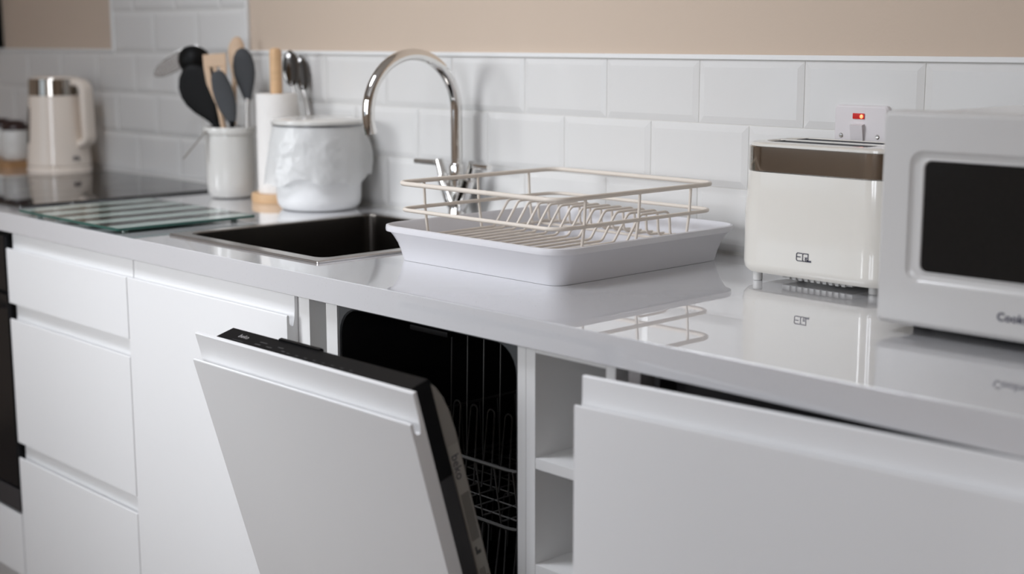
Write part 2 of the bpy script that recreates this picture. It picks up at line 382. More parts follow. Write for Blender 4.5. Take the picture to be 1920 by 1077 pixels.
# open shelf unit
T = thing('shelf_unit', 'narrow open white shelf unit between the dishwasher and ajar cabinet', 'cabinet', (.67, -.575, DB))
b = NB(); box(b, .5875, .6025, -.5755, -.04, DB, -TK-.0006, .0008); box(b, .603, .6195, -.5755, -.04, DB, -TK-.0006, .0008); finish('side_panel', b, 'carcass', T)
b = NB(); box(b, .7390, .7545, -.5755, -.04, DB, -TK-.0006, .0008); finish('side_panel', b, 'carcass', T)
b = NB(); box(b, .6197, .7388, -.5755, -.05, -.0478, -TK-.0006, .0005); finish('top_panel', b, 'carcass', T)
b = NB(); box(b, .6197, .7388, -.05, -.04, DB, -TK-.001); finish('back_panel', b, 'shade_board', T)
for z in (-.1975, -.338, -.48, -.62):
    b = NB(); box(b, .6197, .7388, -.575, -.051, z, z+.0145, .0006); finish('shelf', b, 'carcass', T)
# base cabinet with the door ajar
T = thing('base_cabinet', 'white base unit at the right with its handleless door ajar', 'cabinet', (1.07, YD, DB))
b = NB(); carcass(b, .775, 1.385); finish('carcass', b, 'shade_board', T)
b = NB(); box(b, .80, .809, -.56, -.10, -.15, -.045, .001); box(b, .809, 1.36, -.53, -.525, -.10, -.05, .001); finish('inner_rail', b, 'darkgrey', T)
b = NB(); jfront(b, 0, .597, 0, DB, -.070, -.0388)
M4 = Matrix.Translation((.771, -.662, 0)) @ Matrix.Rotation(math.radians(5.5), 4, 'Z')
finish('door', b, 'front', T, M=M4)
# built-in oven in its housing
T = thing('oven', 'black built-in oven under the hob at the left edge', 'oven', (-1.16, YD, DB))
b = NB(); carcass(b, -1.462, -.8605); box(b, -1.443, -.879, -.575, -.05, -.655, -.637); finish('housing', b, 'carcass', T)
b = NB(); box(b, -1.443, -.8795, -.578, -.06, -.634, -.045, .002); finish('body', b, 'black', T)
b = NB(); box(b, -1.458, -.8615, -.588, -.578, -.60, -.0425, .002); finish('frame', b, 'black', T)
b = NB(); box(b, -1.456, -.8625, YD-.001, -.5885, -.565, -.165, .002); finish('glass_door', b, 'ovenblack', T)
h = NB(); box(h, -1.40, -.92, YD-.035, YD-.023, -.205, -.193, .003); box(h, -1.39, -1.38, YD-.024, YD+.002, -.204, -.194); box(h, -.94, -.93, YD-.024, YD+.002, -.204, -.194); finish('handle', h, 'steel', T)
b = NB(); box(b, -1.456, -.8625, YD-.001, -.5885, -.158, -.046, .002); finish('control_panel', b, 'ovenblack', T)
b = NB(); box(b, -1.456, -.8625, YD-.001, -.5885, -.618, -.572, .002); finish('trim_strip', b, 'darkgrey', T)
b = NB(); box(b, -1.458, -.8625, YD, -.577, DB, -.624, .001); finish('bottom_panel', b, 'front', T)
# plain end of the run, far left
T = thing('corner_unit', 'white base unit beyond the oven at the far left', 'cabinet', (-2.03, YD, DB))
b = NB(); carcass(b, -2.60, -1.4635); finish('carcass', b, 'carcass', T)
b = NB(); jfront(b, -2.598, -1.465, YD, DB, -.070, -.0388); finish('door', b, 'front', T)
b = NB(); box(b, XL+.002, 3.2, -.53, -.515, FL+.0005, DB-.0008); struct('baseboard_back', b, 'front')

# ------------------------------------------------------------------ dishwasher
T = thing('dishwasher', 'slim built-in dishwasher with its white-fronted door tilted open', 'dishwasher', (.395, -.57, DB))
DX0, DX1 = .2105, .5855
b = NB()
ZT1, ZB1 = -.0425, -.74
def tubring(x0, x1, z0, z1, r, y, n=6): return [Vector((p.x, y, p.y)) for p in rr(x0, x1, z0, z1, r, 0, n)]
loft(b, [tubring(DX0+.002, DX1-.0025, ZB1+.03, ZT1-.004, .040, -.5705), tubring(DX0+.008, DX1-.007, ZB1+.03, ZT1-.010, .040, -.50), tubring(DX0+.008, DX1-.007, ZB1+.03, ZT1-.012, .040, -.075)], cap0=False)
finish('tub', b, 'tub', T)
b = NB()
loft(b, [tubring(DX0+.002, DX1-.0025, ZB1+.03, ZT1-.004, .040, -.5705), tubring(DX0+.0012, DX1-.0015, ZB1+.028, ZT1-.002, .040, -.5735), tubring(DX0+.0005, DX1, ZB1, ZT1, .0008, -.5735), tubring(DX0+.0005, DX1, ZB1, ZT1, .0008, -.06)], cap0=False)
finish('tub_frame', b, 'tubframe', T)
b = NB(); box(b, .36, .44, -.5645, -.55, ZT1-.016, ZT1-.008, .002); finish('door_latch', b, 'black', T)
# upper basket
b = NB()
xa, xb, ya, yb = .235, .565, -.545, -.10
for z, r in ((-.225, .0026), (-.305, .0026)):
    tube(b, fillet([(xa, ya, z), (xb, ya, z), (xb, yb, z), (xa, yb, z)], .03, 4, True), r, True, 6)
for k in range(11):
    y = ya+.03+k*(yb-ya-.06)/10
    tube(b, fillet([(xa, y, -.225), (xa+.006, y, -.305), (xb-.006, y, -.305), (xb, y, -.225)], .01, 3), .0015, False, 5)
for k in range(9):
    x = xa+.02+k*.0365
    tube(b, [(x, ya, -.225), (x, ya+.012, -.305), (x, yb-.01, -.305), (x, yb, -.225)], .0015, False, 5)
    tube(b, [(x, -.40, -.305), (x-.004, -.395, -.22), (x-.012, -.385, -.085)], .0015, False, 5)
    tube(b, fillet([(x-.010, -.46, -.300), (x-.006, -.45, -.185), (x+.008, -.45, -.185), (x+.010, -.46, -.300)], .008, 4), .0015, False, 5)
finish('upper_basket', b, 'wirerack', T)
# lower basket
b = NB()
for z, r in ((-.43, .0026), (-.50, .0026)):
    tube(b, fillet([(xa, ya+.01, z), (xb, ya+.01, z), (xb, yb, z), (xa, yb, z)], .03, 4, True), r, True, 6)
for k in range(11):
    y = ya+.04+k*(yb-ya-.08)/10
    tube(b, fillet([(xa, y, -.43), (xa+.01, y, -.60), (xb-.01, y, -.60), (xb, y, -.43)], .012, 3), .0017, False, 5)
for k in range(9):
    x = xa+.02+k*.0365
    tube(b, [(x, ya+.01, -.43), (x, ya+.03, -.60), (x, yb-.01, -.60), (x, yb, -.43)], .0017, False, 5)
    for y in (-.47, -.36, -.25):
        tube(b, fillet([(x-.008, y, -.43), (x-.006, y+.01, -.35), (x+.006, y+.01, -.35), (x+.010, y, -.43)], .008, 4), .0016, False, 5)
finish('lower_basket', b, 'wirerack', T)
# door: local x = world x, local y = depth behind the white face, local z = height above the hinge
HD = Matrix.Translation((0, -.605, -.72)) @ Matrix.Rotation(math.radians(16), 4, 'X')
b = NB(); jfront(b, .155, .627, 0, -.035, .6455, .679)
D = finish('door', b, 'front', T, M=HD)
b = NB(); prism_x(b, [(.0205, .55), (.0205, .675), (.022, .678), (.0500, .678), (.0520, .675), (.0520, .55)], .199, .613); finish('control_panel', b, 'black', D, M=HD)
b = NB(); box(b, .199, .613, .0205, .052, .15, .5495, .001); finish('door_back', b, 'darkgrey', D, M=HD)
b = NB(); prism_x(b, [(.0525, .15), (.0525, .666), (.054, .669), (.058, .664), (.064, .650), (.0690, .630), (.0715, .60), (.0715, .15)], .203, .6125); finish('door_liner', b, 'liner', D, M=HD)
b = NB(); prism_x(b, [(.049, .6785), (.049, .6800), (.054, .6795), (.056, .677), (.055, .672), (.0525, .672)], .31, .40); finish('vent_lip', b, 'black', D, M=HD)
# printing on the control panel top edge
def on_top(txt, x, n, size, mname='lightink', nm='lettering'):
    t = text_bm(txt, size, .0001)
    t.transform(HD @ Matrix.Translation((x, n+.004, .6781)))
    return finish(nm, t, mname, D)
on_top('beko', .2345, .029, .0115, 'lightink')
t = NB(); box(t, .2335, .259, .0248, .0256, .6780, .6782)
finish('underline', t, 'dimink', D, M=HD)
t = NB()
for x, n, wd in ((.287, .034, .016), (.284, .027, .013), (.31, .0275, .012), (.33, .033, .012), (.345, .027, .008)): box(t, x, x+wd, n, n+.0018, .6780, .6782)
for k in range(8):
    x = .362+k*.019
    lathe(t, (x, .032), [(.0022, .6760), (.0022, .6763)], 8); box(t, x-.003, x+.003, .0262, .0274, .6780, .6782)
finish('symbols', t, 'dimink', D, M=HD)
# label strip along the edge of the door liner
SIDE = HD @ Matrix.Translation((.6128, 0, 0)) @ Matrix((((0, 0, 1, 0)), ((1, 0, 0, 0)), ((0, 1, 0, 0)), ((0, 0, 0, 1))))
SIDE = SIDE @ Matrix.Translation((.0085, 0, 0)); t = NB(); box(t, .0450, .0615, .38, .585, 0, .0002); finish('label_strip', t, 'label', D, M=SIDE)
t = text_bm('beko', .017, .0001); t.transform(SIDE @ Matrix.Translation((.0475, .572, .0003)) @ Matrix.Rotation(-PI/2, 4, 'Z')); finish('lettering', t, 'ink', D)
t = NB()
for k in range(7): box(t, .0475+k*.0019, .0482+k*.0019, .452, .518, .0002, .0004)
for k in range(3): box(t, .0485+k*.003, .0495+k*.003, .40, .412, .0002, .0004)
for k in range(9): box(t, .0475, .0600, .383+k*.0019, .383+k*.0019+(.0012 if k % 3 else .0007), .0002, .0004)
box(t, .049, .057, .432, .437, .0002, .0004); box(t, .049, .052, .437, .443, .0002, .0004)
finish('small_print', t, 'dimink', D, M=SIDE)

# ------------------------------------------------------------------ hob
T = thing('hob', 'black glass hob set in the worktop beside the kettle', 'hob', (-1.2075, -.283, 0))
b = NB(); loft(b, [rr(-1.505, -.91, -.537, -.030, .006, .0003), rr(-1.505, -.91, -.537, -.030, .006, .0040), rr(-1.5035, -.9115, -.5355, -.0315, .005, .0052)])
finish('glass', b, 'blackglass', T)
for x, y, r in ((-1.36, -.40, .09), (-1.06, -.40, .075), (-1.36, -.17, .075), (-1.06, -.17, .09)):
    b = NB(); loft(b, [ring((x, y), r, .0053, 48), ring((x, y), r+.0016, .0053, 48)], False, False); finish('cooking_zone', b, 'dimink', T)

# ------------------------------------------------------------------ sink
T = thing('sink', 'square stainless steel sink with a thin raised rim', 'sink', (-.118, -.31, 0))
b = NB()
loft(b, [rr(-.338, .102, -.531, -.088, .003, .0003), rr(-.338, .102, -.531, -.088, .003, .0030), rr(-.337, .101, -.530, -.089, .003, .0038),
         rr(-.3145, .0795, -.508, -.108, .020, .0038)], cap0=False, cap1=False)
finish('rim', b, 'steel', T)
b = NB()
loft(b, [rr(-.3145, .0795, -.508, -.108, .020, .0038), rr(-.313, .078, -.5065, -.1095, .020, .001), rr(-.312, .077, -.5055, -.1105, .020, -.165), rr(-.304, .069, -.4975, -.1185, .012, -.178), rr(-.17, -.065, -.37, -.25, .05, -.181)], cap0=False)
finish('bowl', b, 'sinksteel', T)
b = NB(); lathe(b, (-.1175, -.31), [(.042, -.1805), (.042, -.1775), (.036, -.1765), (.034, -.1795), (.001, -.1795)], 32, cap0=False); finish('drain', b, 'steel', T)

# ------------------------------------------------------------------ tap
TX, TY = -.1365, -.0415
T = thing('tap', 'tall chrome swan-neck mixer tap behind the sink', 'tap', (TX, TY, 0))
b = NB(); lathe(b, (TX, TY), [(.024, .0003), (.024, .004), (.020, .006), (.017, .012), (.016, .028), (.010, .034)], 32); finish('base', b, 'chrome', T)
b = NB()
pts = [(TX, TY, .028), (TX, TY, .10), (TX, TY, .2065)]
RA = .102
for k in range(1, 25):
    a = PI*k/24*1.07
    pts.append((TX, TY-RA+RA*math.cos(a), .2065+RA*math.sin(a)))
a = PI*1.07; t_ = Vector((0, -math.sin(a), math.cos(a)))
pts.append(tuple(Vector(pts[-1])+t_*.012))
tube(b, pts, .0110, False, 20); finish('spout', b, 'chrome', T)
b = NB(); lathe(b, (TX, TY), [(.0135, .078), (.0150, .082), (.0150, .102), (.0118, .108)], 28); finish('collar', b, 'chrome', T)
for s in (-1, 1):
    p0 = Vector((TX+s*.004, TY, .016)); p1 = Vector((TX+s*.036, TY-.002, .082)); p2 = Vector((TX+s*.0385, TY-.002, .089)); p3 = Vector((TX+s*.048, TY-.002, .112))
    b = NB(); tube(b, [p0, p0.lerp(p1, .3), p1, p1+(p1-p0).normalized()*.002], [.0085, .0135, .0135, .0115], False, 20)
    arm = finish('valve_arm', b, 'chrome', T)
    b = NB(); tube(b, [p1, p2, p2+(p3-p2)*.3, p3], [.0095, .0095, .0085, .0085], False, 18)
    lv = [p3-(p3-p2).normalized()*.006, p3-(p3-p2).normalized()*.006+Vector((s*.058, -.012, .001))]
    tube(b, lv, [.0062, .0052], False, 14)
    finish('lever', b, 'chrome', arm)

# ------------------------------------------------------------------ drip tray and dish rack
b = NB()
tx0, tx1, ty0, ty1 = .150, .4975, -.4145, -.0575
def tr(o, z, r): return rr(tx0-o, tx1+o, ty0-o, ty1+o, r, z, 8)
loft(b, [tr(0, .0003, .024), tr(.0012, .004, .025), tr(.004, .015, .027), tr(.0085, .028, .030), tr(.0145, .039, .034), tr(.0195, .0455, .038), tr(.0245, .0462, .042), tr(.0250, .050, .042), tr(.0245, .0545, .042),
         tr(.0215, .0555, .040), tr(.0185, .052, .037), tr(.0105, .036, .032), tr(.0055, .025, .028), tr(.0015, .013, .025), tr(-.004, .0045, .022)])
single('drip_tray', b, 'tray', 'white plastic drip tray on the worktop, holding the cream wire rack', 'tray', (.324, -.236, 0))
T = thing('dish_rack', 'cream wire dish rack standing in the white drip tray', 'dish rack', (.324, -.236, .0055))
rx0, rx1, ry0, ry1 = .150, .498, -.417, -.0715
b = NB(); tube(b, fillet([(rx0, ry0, .1190), (rx1, ry0, .1190), (rx1, ry1, .1190), (rx0, ry1, .1190)], .026, 6, True), .0036, True, 10); finish('upper_rail', b, 'rack', T)
b = NB(); tube(b, fillet([(rx0+.002, ry0+.002, .0785), (rx1-.002, ry0+.002, .0785), (rx1-.002, ry1-.002, .0785), (rx0+.002, ry1-.002, .0785)], .026, 6, True), .0030, True, 10); finish('lower_rail', b, 'rack', T)
for y in (-.360, -.247, -.133):
    for xx, s in ((rx0, 1), (rx1, -1)):
        b = NB(); tube(b, fillet([(xx, y, .1185), (xx+s*.002, y, .0785), (xx+s*.010, y, .026), (xx+s*.016, y, .0105)], .02, 3), .0022, False, 8); finish('post', b, 'rack', T)
b = NB(); tube(b, fillet([(rx0+.014, ry0+.014, .0335), (rx1-.014, ry0+.014, .0335), (rx1-.014, ry1-.014, .0335), (rx0+.014, ry1-.014, .0335)], .02, 5, True), .0024, True, 8); finish('base_frame', b, 'rack', T)
b = NB(); tube(b, [(rx0+.012, -.235, .0315), (rx1-.012, -.235, .0315)], .0022, False, 8); tube(b, [(rx0+.012, -.118, .0315), (rx1-.012, -.118, .0315)], .0022, False, 8); finish('cross_wire', b, 'rack', T)
for k in range(13):
    x = .168+k*.0238
    b = NB()
    tube(b, fillet([(x, ry0+.014, .0355), (x, -.228, .0365), (x, -.196, .0775), (x, -.129, .0775), (x, -.126, .0365), (x, ry1-.014, .0355)], .012, 5), .0021, False, 8)
    finish('plate_wire', b, 'rack', T)

# ------------------------------------------------------------------ toaster
T = thing('toaster', 'cream two-slice toaster with a mirror steel band beside the microwave', 'toaster', (.745, -.112, 0))
ax0, ax1, ay0, ay1 = .6165, .874, -.186, -.040
def tb(o, z, r): return rr(ax0+o, ax1-o, ay0+o, ay1-o, r, z, 8)
b = NB(); loft(b, [tb(.014, .0125, .034), tb(.006, .0135, .040), tb(.0015, .019, .044), tb(.0002, .027, .045), tb(.0005, .10, .045), tb(.003, .1545, .045)]); finish('body', b, 'cream', T)
b = NB(); loft(b, [tb(.0034, .1552, .045), tb(.0029, .1560, .045), tb(.0029, .1885, .045), tb(.0036, .1893, .0445)]); finish('steel_band', b, 'band', T)
b = NB()
# lid with two long openings
loft(b, [tb(.0048, .1895, .0435), tb(.0050, .1925, .0435), tb(.0080, .1948, .042), tb(.0240, .1955, .030)], cap1=False)
inner = tb(.0240, .1955, .030); loft(b, [inner, tb(.0260, .1940, .029), tb(.0265, .1935, .029)], cap0=False, cap1=False)
finish('top_rim', b, 'cream', T)
b = NB(); box(b, ax0+.0262, ax1-.0262, ay0+.0262, ay1-.0262, .1905, .1934); finish('slot_floor', b, 'black', T)
b = NB(); box(b, ax0+.030, ax1-.040, -.1185, -.1085, .1936, .1958, .0015); box(b, ax1-.062, ax1-.028, ay0+.028, ay1-.028, .1936, .1950, .0006); finish('slot_divider', b, 'cream', T)
b = NB()
for y in (-.150, -.131, -.096, -.077): tube(b, [(ax0+.045, y, .1946), (ax1-.07, y, .1946)], .0008, False, 6)
for x in (ax0+.045, ax0+.047): tube(b, [(x, -.152, .1946), (x, -.129, .1946)], .0010, False, 6); tube(b, [(x, -.098, .1946), (x, -.075, .1946)], .0010, False, 6)
finish('guard_wire', b, 'darkgrey', T)
b = NB(); box(b, ax0-.008, ax0+.002, -.126, -.098, .155, .180, .0025); finish('lever', b, 'mw', T)
for x, y in ((.650, -.166), (.828, -.150), (.650, -.060), (.835, -.060)):
    b = NB(); lathe(b, (x, y), [(.0065, .0003), (.0068, .003), (.0068, .0124)], 16); finish('foot', b, 'mw', T)
b = NB(); box(b, .680, .795, -.150, -.085, .0050, .0124, .001)
for k in range(10): box(b, .690+k*.0100, .6955+k*.0100, -.1535, -.149, .0045, .0120)
finish('crumb_vent', b, 'mw', T)
# EGL mark on the front
b = NB()
def stroke(bm, pts, w, y):
    for (xa_, za), (xb_, zb) in zip(pts, pts[1:]):
        d = Vector((xb_-xa_, 0, zb-za)).normalized(); n = Vector((-d.z, 0, d.x))*w/2; e = d*w*.35
        A, B = Vector((xa_, y, za))-e, Vector((xb_, y, zb))+e
        q = [A+n, B+n, B-n, A-n]
        loft(bm, [q, [p+Vector((0, -.0002, 0)) for p in q]])
LX, LZ, LY = .7285, .0385, -.1862
for pts in ([(.0095, .0105), (.0015, .0105), (0, .009), (0, .0015), (.0015, 0), (.010, 0)], [(0, .0055), (.0065, .0055)],
            [(.0190, .0105), (.0115, .0105), (.0100, .009), (.0100, .0015), (.0115, 0), (.0170, 0), (.0188, .0015), (.0188, .005), (.0138, .005)],
            [(.0188, .0105), (.0188, .0062)], [(.0140, .0030), (.0160, .0), (.0235, 0)], [(.0150, .0042), (.0180, .0012), (.0235, .0012)]):
    stroke(b, [(LX+x, LZ+z) for x, z in pts], .0011, LY)
finish('logo', b, 'ink', T)

# ------------------------------------------------------------------ microwave (turned slightly on the worktop)
T = thing('microwave', 'white microwave with a dark window, cut off by the right edge', 'microwave', (.961, -.357, 0))
T.rotation_euler = (0, 0, math.radians(1.2))
def mp(name, bm, m_, par=None): return finish(name, bm, m_, par or T, shift=False)
WM, ZM = .46, .2555
b = NB(); box(b, .004, WM-.004, .0355, .325, .0150, ZM-.004, .004); body = mp('body', b, 'mw')
def fr(x0, x1, z0, z1, r, y): return [Vector((p.x, y, p.y)) for p in rr(x0, x1, z0, z1, r, 0, 6)]
b = NB()
wx0, wx1, wz0, wz1 = .036, .318, .0625, .2125
loft(b, [fr(0, WM, .0120, ZM, .006, .035), fr(0, WM, .0120, ZM, .006, .005), fr(.004, WM-.004, .0160, ZM-.004, .006, .0004), fr(.005, WM-.005, .0185, ZM-.005, .006, 0), fr(wx0, wx1, wz0, wz1, .016, 0),
         fr(wx0+.0035, wx1-.0035, wz0+.0035, wz1-.0035, .014, .0035), fr(wx0+.009, wx1-.009, wz0+.009, wz1-.009, .011, .0045), fr(wx0+.0165, wx1-.0165, wz0+.0125, wz1-.0105, .009, .0022), fr(wx0+.0175, wx1-.0175, wz0+.0135, wz1-.0115, .008, .0045)], cap0=True, cap1=False)
mp('front', b, 'mw')
b = NB(); loft(b, [fr(wx0+.0175, wx1-.0175, wz0+.0135, wz1-.0115, .008, .0044), fr(wx0+.0175, wx1-.0175, wz0+.0135, wz1-.0115, .008, .007)]); mp('window', b, 'mwdark')
b = NB(); box(b, .008, WM-.008, .036, .320, .0138, .0149); mp('underside_shade', b, 'black')  # black sheet added to darken the underside like shade
for x, y in ((.03, .06), (.43, .06), (.03, .29), (.43, .29)):
    b = NB(); lathe(b, (x, y), [(.012, .0003), (.012, .0137)], 16); mp('foot', b, 'black')
b = NB(); lathe(b, (0, 0), [(.030, 0), (.030, .004), (.025, .016), (.022, .018)], 32)
for z in (.19, .10):
    c = NB(); lathe(c, (0, 0), [(.026, 0), (.026, .003), (.021, .015), (.019, .017)], 32); box(c, -.002, .002, 0, .02, .0165, .018)
    c.transform(Matrix.Translation((.392, 0, z)) @ Matrix.Rotation(PI/2, 4, 'X')); mp('dial', c, 'mw')
b.free()
t = text_bm('Cookworks', .0128, .0001, outline=.0004, spacing=1.05); t.transform(Matrix.Translation((.1500, -.0003, .0335)) @ Matrix.Rotation(PI/2, 4, 'X')); mp('logo', t, 'ink')

# ------------------------------------------------------------------ cooker switch on the tiles
T = thing('cooker_switch', 'white wall switch with a red neon light above the toaster', 'switch', (.7055, 0, .153))
def sq(o, y, r=.006): return [Vector((p.x, y, p.y)) for p in rr(.6615+o, .7500-o, .153+o, .2415-o, r, 0, 5)]
b = NB(); loft(b, [sq(0, -.0003), sq(0, -.0065), sq(.002, -.0090, .006), sq(.003, -.0094, .005)]); finish('plate', b, 'switch', T)
b = NB(); prism_x(b, [(-.0095, .172), (-.0095, .2150), (-.0165, .2135), (-.0125, .192), (-.0100, .172)], .6925, .7130); finish('rocker', b, 'switch', T)
b = NB(); box(b, .6935, .7130, -.0112, -.0095, .2220, .2302, .0008); n = finish('neon_lens', b, 'neon', T)
b = NB(); lathe(b, (0, 0), [(.0030, 0), (.0022, .0006), (.0005, .0008)], 12); finish('neon_glow', b, 'neoncore', n, M=Matrix.Translation((.7085, -.01122, .2258)) @ Matrix.Rotation(PI/2, 4, 'X'))
for x in (.6745, .7350):
    b = NB(); lathe(b, (0, 0), [(.0034, 0), (.0034, .0006), (.0024, .0014), (.0004, .0014)], 16); box(b, -.0028, .0028, -.0004, .0004, .0012, .0016)
    finish('screw', b, 'chrome', T, M=Matrix.Translation((x, -.0093, .1975)) @ Matrix.Rotation(PI/2, 4, 'X'))

# ------------------------------------------------------------------ kettle
KC = (-1.612, -.110)
T = thing('kettle', 'cream kettle with a chrome lid band beyond the hob', 'kettle', (*KC, 0))
b = NB(); lathe(b, KC, [(.079, .0003), (.081, .003), (.081, .013), (.078, .016), (.078, .018)], 48); finish('base', b, 'kettlecream', T)
b = NB(); lathe(b, KC, [(.0775, .0185), (.0795, .020), (.0795, .030), (.0770, .060), (.0730, .12), (.0690, .185), (.0680, .196)], 48); finish('body', b, 'kettlecream', T)
b = NB(); lathe(b, KC, [(.0672, .1965), (.0650, .236), (.0640, .238)], 48); finish('steel_band', b, 'band', T)
b = NB(); lathe(b, KC, [(.0630, .2385), (.0620, .241), (.045, .2445), (.001, .2455)], 48); finish('lid', b, 'kettlecream', T)
Cd = Vector((.895, -.445, 0)); Rd = Vector((.69, .725, 0))
hd = (Rd*math.cos(.42)+Cd*math.sin(.42)).normalized(); hs = Vector((0, 0, 1)).cross(hd)
b = NB()
def hpt(o, z): return Vector((KC[0], KC[1], z))+hd*o
path = fillet([hpt(.036, .2285), hpt(.092, .2285), hpt(.096, .080), hpt(.070, .072)], .022, 6)
rings = []
for i, p in enumerate(path):
    t = (path[min(i+1, len(path)-1)]-path[max(i-1, 0)]).normalized(); nn = hs.cross(t)
    wd = .021; th = .0105
    rings.append([p+hs*(wd*math.copysign(abs(math.cos(a))**.6, math.cos(a)))+nn*(th*math.copysign(abs(math.sin(a))**.6, math.sin(a))) for a in [2*PI*k/16 for k in range(16)]])
loft(b, rings)
finish('handle', b, 'kettlecream', T)
gd = (Cd*math.cos(1.05)-Rd*math.sin(1.05)).normalized()
b = NB()
rings = []
for z in (.075, .08, .165, .172):
    r = .0787-(z-.03)*.0715+.0014; wd = .010 if .078 < z < .17 else .004; s = Vector((0, 0, 1)).cross(gd)
    c = Vector((KC[0], KC[1], z))+gd*(r-.001)
    rings.append([c-s*wd-gd*.004, c+s*wd-gd*.004, c+s*wd*.9+gd*.0006, c-s*wd*.9+gd*.0006])
loft(b, rings); finish('water_gauge', b, 'blackglass', T)
ld = (Cd*math.cos(.74)+Rd*math.sin(.74)).normalized(); ls = Vector((0, 0, 1)).cross(ld)
t = text_bm('EGL', .015, .0006, spacing=.8)
Mx = Matrix((ls, Vector((0, 0, 1)), ld)).transposed().to_4x4(); Mx.translation = Vector((KC[0], KC[1], .034))+ld*.0800-ls*.014
t.transform(Mx); finish('logo', t, 'ink', T)

# ------------------------------------------------------------------ jars on a wooden board beyond the kettle
b = NB(); loft(b, [rr(-2.12, -1.775, -.185, -.045, .02, .0003), rr(-2.12, -1.775, -.185, -.045, .02, .016), rr(-2.117, -1.778, -.182, -.048, .018, .018)])
single('wooden_board', b, 'boardwood', 'brown wooden board under the white jars, left of the kettle', 'board', (-1.95, -.115, 0))
for c, lab in (((-1.842, -.120), 'white jar with a dark lid on the wooden board, nearest the kettle'), ((-1.962, -.105), 'white jar with a dark lid at the very left edge of the photo')):
    T = thing('storage_jar', lab, 'jar', (*c, .0185), 'white jars on the wooden board')
    b = NB(); lathe(b, c, [(.034, .0187), (.038, .024), (.040, .050), (.040, .085), (.037, .096), (.033, .098)], 32); finish('body', b, 'ceramic', T)
    b = NB(); lathe(b, c, [(.034, .0985), (.0345, .104), (.030, .114), (.018, .122), (.001, .124)], 32); finish('lid', b, 'darklid', T)

# ------------------------------------------------------------------ glass chopping board
T = thing('chopping_board', 'striped green glass chopping board between the hob and the sink', 'chopping board', (-.605, -.44, 0))
gx0, gx1, gy0, gy1 = -.805, -.408, -.590, -.305
b = NB(); loft(b, [rr(gx0+.0012, gx1-.0012, gy0+.0012, gy1-.0012, .006, .0060), rr(gx0+.0012, gx1-.0012, gy0+.0012, gy1-.0012, .006, .0102)]); finish('pane', b, 'boardglass', T)
b = NB()
o_ = rr(gx0, gx1, gy0, gy1, .007, .0058); i_ = rr(gx0+.0012, gx1-.0012, gy0+.0012, gy1-.0012, .006, .0058)
loft(b, [i_, o_, [p+Vector((0, 0, .0046)) for p in o_], [p+Vector((0, 0, .0046)) for p in i_]], False, False); finish('edge', b, 'glassedge', T)
for x, y in ((gx0+.03, gy0+.03), (gx1-.03, gy0+.03), (gx0+.03, gy1-.03), (gx1-.03, gy1-.03)):
    b = NB(); lathe(b, (x, y), [(.006, .0003), (.006, .0058)], 14); finish('foot', b, 'boardglass', T)

# ------------------------------------------------------------------ utensil pot and its utensils
PC = (-.787, -.118)
T = thing('utensil_pot', 'white ceramic pot full of cooking utensils, right of the hob', 'pot', (*PC, 0))
b = NB(); lathe(b, PC, [(.036, .0003), (.044, .003), (.0505, .014), (.0525, .030), (.0525, .128), (.0520, .136), (.0555, .138), (.0562, .148), (.0545, .152), (.0500, .152), (.0485, .140), (.0485, .020), (.035, .008)], 48); finish('body', b, 'ceramic', T)
b = NB(); c0, c1 = Vector((-.788, -.176, .143)), Vector((-.803, -.222, .088))
sdir = Vector((.85, -.3, 0)).normalized()*.005
loft(b, [[c-sdir, c+sdir, c+sdir+Vector((0, -.003, -.001)), c-sdir+Vector((0, -.003, -.001))] for c in (c0, c0.lerp(c1, .5), c1)])
tube(b, [c0+Vector((.0, .006, -.002)), c0], .003); finish('clip', b, 'steel', T)
def shaft(bm, a, bb, r0, r1, seg=12): tube(bm, [a, Vector(a).lerp(Vector(bb), .5), bb], [r0, (r0+r1)/2, r1], False, seg)
def blade(bm, pts, wdir, thick, seg=16):
    """loft of flat oval sections: pts = [(centre, half width)]"""
    rings = []
    P = [Vector(p) for p, h in pts]
    for i, (p, h) in enumerate(pts):
        t = (P[min(i+1, len(P)-1)]-P[max(i-1, 0)]).normalized(); wv = (wdir-t*wdir.dot(t)).normalized(); n = t.cross(wv)
        rings.append([P[i]+wv*h*math.cos(2*PI*k/seg)+n*thick*min(1, h/thick*.6)*math.sin(2*PI*k/seg) for k in range(seg)])
    loft(bm, rings)
def oval(a, bb, hw, n=9, p0=.0):
    a, bb = Vector(a), Vector(bb); out = []
    for k in range(n+1):
        t = k/n; out.append((a.lerp(bb, t), max(.0012, hw*math.sqrt(max(0, 1-(2*t-1)**2))+p0*(1-t))))
    return out
RW = Vector((.69, .725, 0)); GU = 'utensils standing in the white pot'
# perforated skimmer
T = thing('skimmer', 'pale perforated skimmer leaning out furthest left from the white pot', 'utensil', (-.80, -.122, .02), GU)
b = NB(); ce = Vector((-1.022, -.101, .287)); ax = Vector((.034, .040, .030)); bx = Vector((.010, .008, -.020)); nn = ax.cross(bx).normalized()
L_, W_ = ax.length, .0185; au, bu = ax.normalized(), bx.normalized(); bu = (bu-au*bu.dot(au)).normalized()
tube(b, [ce+au*L_*math.cos(a)+bu*W_*math.sin(a) for a in [2*PI*k/32 for k in range(32)]],   .0013, True, 8)
for k in range(-8, 9):
    u = k/8.6; h = math.sqrt(1-u*u); tube(b, [ce+au*L_*u-bu*W_*h, ce+au*L_*u+bu*W_*h], .0010, False, 4)
for k in range(-3, 4):
    u = k/3.7; h = math.sqrt(1-u*u); tube(b, [ce+bu*W_*u-au*L_*h, ce+bu*W_*u+au*L_*h], .0010, False, 4)
finish('mesh_head', b, 'steel', T)
